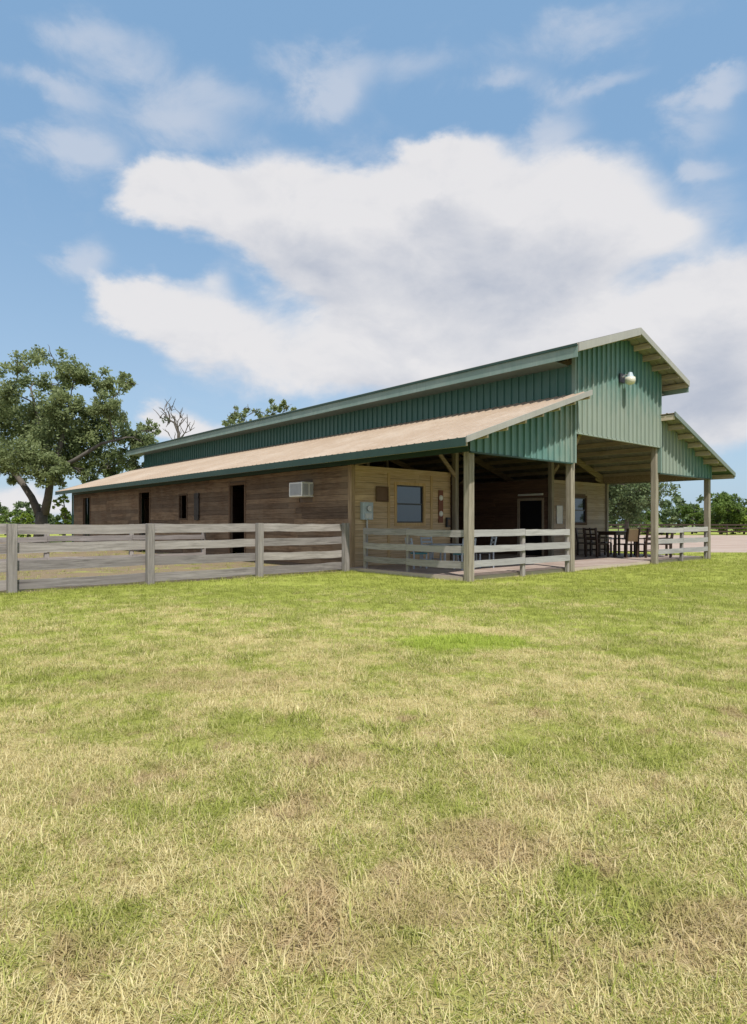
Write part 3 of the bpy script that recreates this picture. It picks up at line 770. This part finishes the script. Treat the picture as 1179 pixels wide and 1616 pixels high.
fence('paddock_fence', 'weathered grey four board fence running left from the barn corner', 'fence', 0, 4.5, 0,
      [-15.4, -12.4, -9.38, -6.42, -3.375, -.354], [1.48, 1.08, .69, .30], 1.48, 'rail_u', behind=True, pw=.17, board=.225)
# posts of that fence stand proud of the boards, as a second short board face
fence('paddock_cross_fence', 'second board fence seen through the gaps of the front paddock fence', 'fence', -.4, 14.0, 0,
      [-24 + 3 * i for i in range(9)], [1.42, 1.03, .64, .28], 1.45, 'rail_u', board=.2)
PR = fence('porch_railing', 'three board porch railing along the shaded left side of the porch', 'railing', 0, 4.45, -math.pi / 2,
      [.33, 2.18, 4.34], [1.33, .91, .50], 1.33, 'rail_v', pw=.1, skip_post=(2,))
PR['group'] = 'board railings round the porch'
PR = fence('porch_railing', 'pale three board front railing between the two left porch posts', 'railing', 0, -.03, 0,
      [.11, 2.32, 4.58], [1.33, .92, .54], 1.30, 'railpale_u', pw=.11, skip_post=(0,))
PR['group'] = 'board railings round the porch'
PR = fence('porch_railing', 'pale three board front railing at the right end of the porch', 'railing', UC1, -.03, 0,
      [.11, 2.3, 4.6], [1.33, .92, .54], 1.30, 'railpale_u', pw=.11, skip_post=(0,))
PR['group'] = 'board railings round the porch'

# ------------------------------------------------------------------ porch furniture
def chair(name, label, cat, mat, seatmat, loc, rz, seat=.45, top=.95, w_=.46, slats=3, backmat=None, arms=False, group=None, lg=.038):
    t = thing(name, label, cat, loc, rz, group); h = w_ / 2; s = .02
    for x in (-1, 1):
        mb = MB(); mb.bar((x * (h - s), -h + s, 0), (x * (h - s), -h + s, seat - .02), lg, lg); mb.build('leg', M[mat], t)
        mb = MB(); mb.bar((x * (h - s), h - s, 0), (x * (h - s), h - s, seat), lg, lg + .004)
        mb.bar((x * (h - s), h - s, seat), (x * (h - s), h + .07, top), lg - .002, lg + .004); mb.build('leg', M[mat], t)
        mb = MB(); mb.bar((x * (h - s), -h + .04, .2 * seat / .45), (x * (h - s), h - .04, .2 * seat / .45), .022, .03); mb.build('stretcher', M[mat], t)
        if arms:
            mb = MB(); mb.bar((x * (h), -h, seat + .22), (x * (h), h, seat + .24), .05, .03); mb.bar((x * h, -h + .03, seat), (x * h, -h + .03, seat + .2), .03, .03); mb.build('armrest', M[mat], t)
    mb = MB(); mb.box(-h, h, -h, h - .05, seat - .02, seat + .025, c=.008); mb.build('seat', M[seatmat], t)
    if backmat:
        mb = MB(); mb.hexa([(-h + .04, h - .0, seat + .12), (h - .04, h - .0, seat + .12), (h - .04, h + .03, seat + .12), (-h + .04, h + .03, seat + .12),
                            (-h + .04, h + .05, top - .03), (h - .04, h + .05, top - .03), (h - .04, h + .08, top - .03), (-h + .04, h + .08, top - .03)]); mb.build('backrest', M[backmat], t)
    else:
        for k in range(slats):
            z = seat + .16 + (top - seat - .24) * k / max(1, slats - 1); y = h - s + (.09) * (z - seat) / (top - seat)
            mb = MB(); mb.box(-h + .03, h - .03, y - .01, y + .012, z, z + .065); mb.build('slat', M[mat], t)
    return t
A = ANG
G1 = 'pale metal chairs on the left of the porch'
chair('patio_chair', 'pale metal patio chair left of the round porch table', 'chair', 'chairgrey', 'teal', B(1.25, 3.1, .12), A + R(70), .45, .92, group=G1)
chair('patio_chair', 'pale metal patio chair in front of the round porch table', 'chair', 'chairgrey', 'teal', B(1.95, 1.85, .12), A + R(165), .45, .92, group=G1)
chair('patio_chair', 'pale patio chair with dark seat just right of the corner post', 'chair', 'chairgrey', 'darkmetal', B(3.05, 1.95, .12), A + R(235), .45, .95, group=G1)
chair('patio_chair', 'pale metal patio chair behind the round porch table', 'chair', 'chairgrey', 'teal', B(2.5, 3.7, .12), A + R(-10), .45, .92, group=G1)
t = thing('patio_table', 'round pale patio table behind the side railing', 'table', B(2.15, 2.8, .12), A)
mb = MB(); mb.tube([(0, 0, .70), (0, 0, .725)], .55, 28); mb.build('tabletop', M['chairgrey'], t)
mb = MB(); mb.tube([(0, 0, .645), (0, 0, .70)], .50, 24); mb.build('rim', M['steel'], t)
for k in range(4):
    a = math.pi / 4 + k * math.pi / 2
    mb = MB(); mb.tube([(math.cos(a) * .46, math.sin(a) * .46, 0), (math.cos(a) * .36, math.sin(a) * .36, .645)], .018, 8); mb.build('leg', M['chairgrey'], t)
G2 = 'dark tall dining chairs on the right of the porch'
def dchair(lbl, u, v, r, back=None): return chair('dining_chair', lbl, 'chair', 'darkwood', 'darkwood', B(u, v, .12), A + R(r), .52, 1.16, .64, 3, back, True, group=G2, lg=.07)
dchair('dark wooden chair nearest the timber wall on the right porch', 11.15, 2.75, 75)
dchair('dark chair with tan back in front of the dark table', 11.75, 1.85, 165, 'tanfab')
dchair('dark wooden chair beside the right centre porch post', 12.3, 1.45, 180)
dchair('dark wooden chair behind the left end of the dark table', 12.1, 3.7, 0)
dchair('dark wooden chair behind the right end of the dark table', 13.2, 3.7, 5)
dchair('dark wooden chair behind the right front railing', 13.0, .95, 200)
dchair('dark wooden chair at the right end of the dark table', 13.8, 1.6, 260)
t = thing('dining_table', 'dark wooden table on the right side of the porch', 'table', B(12.5, 2.6, .12), A)
mb = MB(); mb.box(-.95, .95, -.45, .45, .98, 1.03, c=.01); mb.build('tabletop', M['darkwood'], t)
mb = MB(); mb.box(-.85, .85, -.38, .38, .88, .979); mb.build('apron', M['darkwood'], t)
for x in (-.82, .82):
    for y in (-.35, .35):
        mb = MB(); mb.box(x - .04, x + .04, y - .04, y + .04, 0, .88); mb.build('leg', M['darkwood'], t)

# ------------------------------------------------------------------ vegetation
def leaves_mesh(name, centres, radii, per, size, mat, parent, flat=1.0, density_pow=.6, seed=1, squash=.8):
    """leaf-sized faces spread in clumps; centres Nx3, radii N"""
    rg = np.random.default_rng(seed)
    C_, S_ = [], []
    for c, r, n in zip(centres, radii, per):
        n = int(n); d = rg.normal(size=(n, 3)); d /= np.linalg.norm(d, axis=1)[:, None]
        rad = r * rg.random(n) ** density_pow
        # sub-clumps so that the crown has gaps
        k = max(3, int(n / 48)); sub = rg.normal(size=(k, 3)); sub /= np.linalg.norm(sub, axis=1)[:, None]; sub *= (r * rg.random((k, 1)) ** .45)
        pick = rg.integers(0, k, n); p = sub[pick] + d * (rad * .36)[:, None]
        p[:, 2] *= squash
        C_.append(p + np.array(c)); S_.append(np.full(n, size))
    P = np.concatenate(C_); s = np.concatenate(S_) * rg.uniform(.6, 1.35, len(P)); n = len(P)
    a = rg.normal(size=(n, 3)); a /= np.linalg.norm(a, axis=1)[:, None]
    b = rg.normal(size=(n, 3)); b[:, 2] *= .6; b -= a * (a * b).sum(1)[:, None]; b /= np.linalg.norm(b, axis=1)[:, None]
    a *= s[:, None]; b *= (s * .55)[:, None]
    cup = np.cross(a, b); cup /= np.linalg.norm(cup, axis=1)[:, None]; cup *= (s * .18)[:, None]
    V = np.stack([P - a, P - b * .9 + cup, P + a * .8, P + b * .9 + cup], 1).reshape(-1, 3)
    me = bpy.data.meshes.new(name); me.vertices.add(n * 4); me.vertices.foreach_set('co', V.astype(np.float32).ravel())
    me.loops.add(n * 4); me.loops.foreach_set('vertex_index', np.arange(n * 4, dtype=np.int32))
    me.polygons.add(n); me.polygons.foreach_set('loop_start', np.arange(0, n * 4, 4, dtype=np.int32))
    me.update(calc_edges=True)
    at_ = me.attributes.new('tone', 'FLOAT', 'FACE'); at_.data.foreach_set('value', rg.random(n).astype(np.float32))
    me.materials.append(mat)
    return obj(name, me, parent)
def branch(mb, a, b, ra, rb, rr, n=5, wob=.12, sides=7):
    a = Vector(a); b = Vector(b); L = (b - a).length; pts, rad = [], []
    for i in range(n + 1):
        t = i / n; p = a.lerp(b, t)
        j = wob * L * math.sin(math.pi * t) * .5
        p = p + Vector((rr.uniform(-j, j), rr.uniform(-j, j), rr.uniform(-j, j) * .7 + .10 * L * math.sin(math.pi * t)))
        pts.append(p); rad.append(ra * (1 - t) ** .8 + rb * (1 - (1 - t) ** .8) if t < 1 else rb)
    mb.tube(pts, rad, sides); return pts, rad
def tree(name, label, cat, base, trunk_paths, lobes, leafmat, leaf=.2, leafn=260, seed=1, group=None, twigs=3, squash=.85):
    """trunk_paths: list of (points, radii) relative to base; lobes: (x,y,z,r,density) relative to base"""
    t = thing(name, label, cat, base, 0, group); rr = random.Random(seed); mb = MB(); nodes = []
    for pts, rad in trunk_paths:
        mb.tube(pts, rad, 12)
        for i in range(len(pts)):
            nodes.append((Vector(pts[i]), rad[i]))
            if i: nodes.append(((Vector(pts[i]) + Vector(pts[i - 1])) / 2, (rad[i] + rad[i - 1]) / 2))
    order = sorted(lobes, key=lambda l: min((Vector(l[:3]) - p).length for p, _ in nodes))
    for (x, y, z, r, dn) in order:
        c = Vector((x, y, z))
        q, qr = min(nodes, key=lambda nr: (nr[0] - c).length + max(0, nr[0].z - c.z) * 1.2)
        r0 = min(qr * .62, .06 + .018 * (c - q).length)
        pts, rad = branch(mb, q, c, r0, .035, rr)
        nodes += [(p, w2) for p, w2 in zip(pts[1:], rad[1:])]
        for k in range(twigs):
            d = Vector((rr.gauss(0, 1), rr.gauss(0, 1), rr.gauss(.3, .8))).normalized() * r * rr.uniform(.6, 1.0)
            branch(mb, pts[rr.randrange(2, len(pts))], c + d, .035, .012, rr, 3, .15, 4)
    mb.build('trunk', M['bark'], t, smooth=True)
    ls = [l for l in lobes if l[4] > 0]
    if ls:
        cr = leaves_mesh('crown', [l[:3] for l in ls], [l[3] for l in ls], [leafn * l[4] * (l[3] ** 1.6) for l in ls], leaf, leafmat, t, seed=seed, squash=squash)
    return t
def px_lobes(lst, Y, base, dep=3.0, seed=0):
    rr = random.Random(seed); out = []
    for (px, py, r, dn) in lst:
        yy = Y + rr.uniform(-dep, dep); p = at(px, yy, py=py) - Vector(base)
        out.append((p.x, p.y, p.z, r / FPX * Y, dn))
    return out
# big oak left of the barn
Yo = 48.0; bo = at(66, Yo)
def tp(px, py, dy=0):
    p = at(px, Yo + dy, py=py) - bo; return (p.x, p.y, p.z)
oak_lobes = [(38, 578, 30, .35), (82, 562, 26, .35), (118, 588, 26, .9), (134, 600, 16, 1), (170, 606, 26, .9), (203, 602, 17, .5), (168, 642, 26, .9), (62, 606, 30, .5), (8, 618, 28, .6),
             (92, 636, 32, .9), (30, 664, 42, .9), (100, 684, 44, .8), (150, 680, 36, .9), (200, 690, 28, .8), (236, 680, 18, .6), (48, 716, 40, 1), (118, 726, 36, 1), (168, 728, 32, 1),
             (204, 726, 20, .7), (8, 714, 34, 1), (-35, 650, 60, .8), (-45, 720, 50, .9), (70, 655, 30, .9), (130, 650, 22, .7), (140, 755, 18, .6), (90, 750, 22, .7), (20, 752, 22, .6), (-70, 610, 45, .6),
             (-20, 580, 30, .4), (60, 690, 36, .8), (185, 660, 22, .6), (100, 610, 20, .5), (225, 700, 24, .9), (180, 748, 16, .7), (218, 738, 14, .7), (250, 682, 9, .5), (130, 700, 30, .9), (75, 740, 28, .8)]
tree('oak_tree', 'big spreading oak with forked trunk left of the barn', 'oak tree', bo,
     [([(-.05, 0, -.3), tp(65, 832), tp(66, 808)], [.62, .46, .40]),
      ([tp(70, 812), tp(76, 785), tp(80, 755, -.5), tp(92, 715, -1), tp(104, 670, -1), tp(112, 625, -.5)], [.33, .29, .25, .2, .14, .07]),
      ([tp(62, 812), tp(50, 785, .5), tp(32, 758, 1), tp(14, 735, 1.5), tp(-15, 705, 2)], [.31, .26, .22, .17, .11]),
      ([tp(80, 765, -.5), tp(70, 720, .5), tp(62, 670, 1), tp(48, 610, 1)], [.24, .2, .14, .07]),
      ([tp(84, 745, -.5), tp(120, 725, -2), tp(160, 700, -2), tp(200, 690, -2)], [.2, .16, .11, .06])],
     px_lobes(oak_lobes, Yo, bo, 3.2, 3), M['oakleaf'], .14, 1150, 5)
def auto_lobes(H, W_, n, seed, low=.3, dn=1.0):
    rr = random.Random(seed); out = []
    for i in range(n):
        t = (i + .5) / n; z = H * (low + (1 - low) * t); k = math.sin(math.pi * min(1, .18 + .82 * t)) ** .6
        a = rr.uniform(0, 6.28); d = W_ / 2 * k * rr.uniform(.2, .85); r = W_ * .2 * rr.uniform(.7, 1.25)
        out.append((math.cos(a) * d, math.sin(a) * d, min(z, H - r * .7), r, dn * rr.uniform(.7, 1.1)))
    return out
def auto_tree(name, label, cat, px, Y, py_top, W_, mat, n=16, low=.3, seed=1, leaf=.22, leafn=200, group=None, dn=1.0, tr=.035):
    b = at(px, Y); H = CAMH + (HY - py_top) / FPX * Y
    return tree(name, label, cat, b, [([(0, 0, -.2), (.1, 0, H * .3), (.05 * H * .3, .2, H * .6), (0, 0, H * .86)], [H * tr, H * tr * .8, H * tr * .5, H * tr * .2])],
                auto_lobes(H, W_, n, seed, low, dn), mat, leaf, leafn, seed, group, 2)
# trees showing over the ridge
b = at(280, 62)
def tq(px, py, Y=62):
    p = at(px, Y, py=py + 12) - b; return (p.x, p.y, p.z)
t = thing('bare_tree', 'leafless tree top showing over the barn roof beside the oak', 'dead tree', b)
mb = MB(); rr = random.Random(4)
mb.tube([(0, 0, -.2), tq(281, 720), tq(282, 672), tq(275, 655), tq(266, 650)], [.3, .22, .15, .1, .06], 8)
for a, c in (((282, 672), (290, 640)), ((276, 656), (270, 636)), ((266, 650), (258, 636)), ((262, 652), (252, 648)), ((282, 690), (296, 655)), ((270, 652), (262, 662)), ((281, 700), (268, 676)), ((283, 680), (300, 668)), ((268, 650), (262, 630)), ((279, 665), (284, 648))):
    pts, rad = branch(mb, tq(*a), tq(*c), .07, .02, rr, 4, .25, 5)
    for k in range(5):
        q = pts[rr.randrange(1, 5)]; branch(mb, q, q + Vector((rr.uniform(-.7, .7), rr.uniform(-.7, .7), rr.uniform(.1, 1.1))), .04, .015, rr, 3, .2, 4)
mb.build('trunk', M['bark'], t)
leaves_mesh('crown', [tq(262, 655), tq(270, 648)], [.7, .6], [30, 25], .12, M['farleaf'], t, seed=9)
bb = at(400, 66)
tree('far_tree', 'pale leafy tree top showing above the middle of the barn ridge', 'tree', bb, [([(0, 0, -.2), (.2, 0, 5), (0, 0, 9)], [.4, .3, .15])],
     px_lobes([(372, 652, 16, 1), (385, 645, 14, 1), (362, 662, 12, 1), (405, 650, 12, .5), (435, 642, 14, 1), (452, 638, 12, 1), (420, 655, 16, .8), (395, 668, 24, 1), (440, 660, 22, 1), (372, 664, 20, 1.3), (430, 652, 16, 1.3), (452, 648, 14, 1.2)], 66, bb, 1.5, 8), M['paleleaf'], .17, 190, 12)
# right side
auto_tree('layered_tree', 'dark layered tree seen through the open right porch', 'tree', 988, 58, 742, 8.4, M['farleaf'], 26, .42, 21, .14, 330, dn=.9)
auto_tree('green_tree', 'rounded green tree just right of the end porch post', 'tree', 1137, 80, 779, 6.0, M['hedgeleaf'], 18, .15, 31, .15, 520, group='green trees beyond the arena')
auto_tree('green_tree', 'low green tree framed between the two right porch posts', 'tree', 1092, 82, 796, 4.0, M['hedgeleaf'], 14, .15, 32, .15, 520, group='green trees beyond the arena')
auto_tree('green_tree', 'yellow green tree at the right edge of the view', 'tree', 1174, 82, 798, 5.0, M['brightleaf'], 14, .15, 33, .15, 520, group='green trees beyond the arena')
auto_tree('green_tree', 'broad green tree beyond the arena, past the right edge of the view', 'tree', 1225, 80, 786, 7.0, M['hedgeleaf'], 16, .15, 34, .15, 520, group='green trees beyond the arena')
auto_tree('pale_bush', 'pale grey green bush between the right centre post and low green tree', 'bush', 1065, 84, 812, 3.6, M['paleleaf'], 10, .1, 35, .2, 180)
auto_tree('pale_bush', 'pale bush low behind the dark layered tree', 'bush', 1030, 80, 806, 5, M['hedgeleaf'], 10, .1, 36, .2, 180)
# left side
auto_tree('yellow_bush', 'bright yellow green bush beside the oak trunk', 'bush', 43, 60, 811, 2.4, M['brightleaf'], 12, .05, 41, .16, 500)
auto_tree('palm_like_bush', 'tall yellow green shrub between the oak trunk and the barn end', 'shrub', 100, 47, 778, 1.9, M['brightleaf'], 12, .2, 42, .14, 420, dn=.8)
auto_tree('green_bush', 'low green bush at the left edge behind the fence', 'bush', 8, 75, 806, 5.5, M['hedgeleaf'], 10, .1, 43, .2, 180)

# far treeline all round the horizon
rg = np.random.default_rng(3); cs, rs, ns = [], [], []
for th in np.arange(-85, 85, .75):
    for k in range(2):
        D = rg.uniform(190, 250); a = R(th + rg.uniform(-.5, .5)); H = 6.5 + 2.2 * math.sin(th * .31) + rg.uniform(-1.3, 2.0)
        for z in (H * .3, H * .7):
            cs.append((math.sin(a) * D, math.cos(a) * D, z)); rs.append(H * .42); ns.append(90)
tl = leaves_mesh('treeline', cs, rs, ns, .75, M['farleaf'], None, seed=2, squash=.9)
tag(tl, 'distant wooded treeline along the horizon', 'treeline', kind='stuff')

# dark arena fence
t = thing('arena_fence', 'dark rail fence beyond the sandy arena', 'fence', (14, 76.5, 0))
for i in range(24):
    mb = MB(); mb.box(-.05, .05, -.05, .05, 0, 1.35); mb.build('post', M['darkwood'], t, (i * 2.6, -.05 * i, 0))
for z in (.45, .85, 1.25):
    mb = MB(); mb.bar((0, -.07, z), (23 * 2.6, -.07 - 1.15, z), .04, .16); mb.build('rail', M['darkwood'], t)

# ------------------------------------------------------------------ grass: blades in tufts scattered over the lawn
def tuft(seed, nb, spread, hmin, hmax):
    rg = np.random.default_rng(seed); V, F, T, T2 = [], [], [], []
    for i in range(nb):
        r = spread * math.sqrt(rg.random()); a = rg.random() * 6.283; bx_, by = r * math.cos(a), r * math.sin(a)
        yaw = rg.random() * 6.283; L = rg.uniform(hmin, hmax) * (1.0 if rg.random() < .3 else .72); wd = rg.uniform(.0010, .0024); lean = rg.uniform(.35, 2.1); bend = rg.uniform(.1, 1.3)
        dxy = np.array([math.cos(yaw), math.sin(yaw)]); sd = np.array([-dxy[1], dxy[0]]); o = len(V); p = np.array([bx_, by, -.002]); ang = lean * .6
        for k in range(3):
            w2 = wd * (1, .85, .5)[k]
            V += [(p[0] - sd[0] * w2, p[1] - sd[1] * w2, p[2]), (p[0] + sd[0] * w2, p[1] + sd[1] * w2, p[2])]
            st = L / 3; p = p + np.array([dxy[0] * math.sin(ang) * st, dxy[1] * math.sin(ang) * st, math.cos(ang) * st]); ang = min(ang + bend * .55, 1.75)
            if p[2] < .003: p[2] = .003
        V.append(tuple(p))
        F += [(o, o + 1, o + 3, o + 2), (o + 2, o + 3, o + 5, o + 4), (o + 4, o + 5, o + 6)]
        t_ = rg.random(); t2 = rg.random(); T += [t_] * 3; T2 += [t2] * 3
    me = bpy.data.meshes.new('tuft'); me.from_pydata(V, [], F)
    for nm, d in (('tone', T), ('tone2', T2)):
        a_ = me.attributes.new(nm, 'FLOAT', 'FACE'); a_.data.foreach_set('value', np.array(d, dtype=np.float32))
    me.materials.append(M['blade']); return me
tcol = bpy.data.collections.new('tufts')
for i in range(8):
    o = bpy.data.objects.new('tuft', tuft(100 + i, 34, .085, .028, .075 if i < 6 else .105)); tcol.objects.link(o)
rg = np.random.default_rng(11)
def scatter(y0, y1, dens, pad, scale):
    A_ = (y1 - y0) * (y1 * .62 + pad) * 2; n = int(A_ * dens)
    y = rg.uniform(y0, y1, n); x = rg.uniform(-1, 1, n) * (y1 * .62 + pad)
    k = np.abs(x) < y * .62 + pad; x, y = x[k], y[k]
    dx_ = x - P0.x; dy_ = y - P0.y; u = dx_ * .7536 + dy_ * .6574; v = -dx_ * .6574 + dy_ * .7536
    inside = ((u > -.12) & (u < 15.0) & (v > .08)); pen = (u < 0) & (v > 4.7)
    keep = ~inside & ~(pen & (rg.random(len(x)) > .12)) & ~((y > 31) & (x > 8))
    x, y = x[keep], y[keep]
    return np.stack([x, y, np.zeros(len(x))], 1), np.full(len(x), scale) * rg.uniform(.7, 1.3, len(x))
sets = [scatter(.3, 4, 480, 6, .95), scatter(4, 8, 290, 6, .95), scatter(8, 15, 110, 6, 1.2), scatter(15, 24, 32, 8, 1.7), scatter(24, 42, 9, 10, 2.4)]
Pt = np.concatenate([s[0] for s in sets]); Sc = np.concatenate([s[1] for s in sets]).astype(np.float32)
# uneven clumps that the mower missed
cn = 420; cy_ = rg.uniform(1.2, 14, cn); cx_ = rg.uniform(-1, 1, cn) * (cy_ * .62 + 5)
for a_x, a_y in zip(cx_, cy_):
    m_ = rg.integers(3, 14); rr_ = rg.uniform(.05, .22)
    q_ = np.stack([a_x + rg.normal(0, rr_, m_), a_y + rg.normal(0, rr_ * .7, m_), np.zeros(m_)], 1)
    q_ = q_[((q_[:, 0] - P0.x) * .7536 + (q_[:, 1] - P0.y) * .6574 < -.15) | (-(q_[:, 0] - P0.x) * .6574 + (q_[:, 1] - P0.y) * .7536 < 0)]
    Pt = np.concatenate([Pt, q_]); Sc = np.concatenate([Sc, rg.uniform(1.2, 2.0, len(q_)).astype(np.float32)])
# scattered taller grass against fence posts and the slab edge
ex = []
for px_ in np.arange(-15, -.1, .05): ex.append(B(px_, 4.42 + rg.uniform(-.12, .15)))
for pu in (-15.4, -12.4, -9.38, -6.42, -3.375, -.354):
    for k in range(7): ex.append(B(pu + rg.uniform(-.16, .16), 4.44 + rg.uniform(-.1, .02)))
for px_ in np.arange(0, 15, .07): ex.append(B(px_, .06 + rg.uniform(-.16, 0)))
for v_ in np.arange(0, 4.6, .07): ex.append(B(-.1 + rg.uniform(-.15, 0), v_))
Pt = np.concatenate([Pt, np.array([tuple(e) for e in ex])]); Sc = np.concatenate([Sc, rg.uniform(1.0, 1.9, len(ex)).astype(np.float32)])
gm = bpy.data.meshes.new('grass'); gm.vertices.add(len(Pt)); gm.vertices.foreach_set('co', Pt.astype(np.float32).ravel())
a_ = gm.attributes.new('sc', 'FLOAT', 'POINT'); a_.data.foreach_set('value', Sc)
a_ = gm.attributes.new('rz', 'FLOAT', 'POINT'); a_.data.foreach_set('value', (rg.random(len(Pt)) * 6.283).astype(np.float32))
gm.update()
grass = tag(obj('grass', gm), 'mown mixed green and straw coloured lawn grass in front of the barn', 'grass', kind='stuff')
ng = bpy.data.node_groups.new('scatter_grass', 'GeometryNodeTree')
ng.interface.new_socket('Geometry', in_out='INPUT', socket_type='NodeSocketGeometry'); ng.interface.new_socket('Geometry', in_out='OUTPUT', socket_type='NodeSocketGeometry')
q = NT(ng)
gi = q.N('NodeGroupInput'); go = q.N('NodeGroupOutput')
ci = q.N('GeometryNodeCollectionInfo', {'Separate Children': True, 'Reset Children': True}); ci.inputs['Collection'].default_value = tcol
sa = q.N('GeometryNodeInputNamedAttribute', {'Name': 'sc'}, data_type='FLOAT'); ra = q.N('GeometryNodeInputNamedAttribute', {'Name': 'rz'}, data_type='FLOAT')
rot = q.xyz(0, 0, ra.outputs[0])
ip = q.N('GeometryNodeInstanceOnPoints', {'Pick Instance': True})
q.l.new(gi.outputs[0], ip.inputs['Points']); q.l.new(ci.outputs[0], ip.inputs['Instance']); q.l.new(rot, ip.inputs['Rotation']); q.l.new(sa.outputs[0], ip.inputs['Scale'])
q.l.new(ip.outputs[0], go.inputs[0])
grass.modifiers.new('scatter', 'NODES').node_group = ng
print('tufts', len(Pt), 'objects', len(bpy.data.objects))
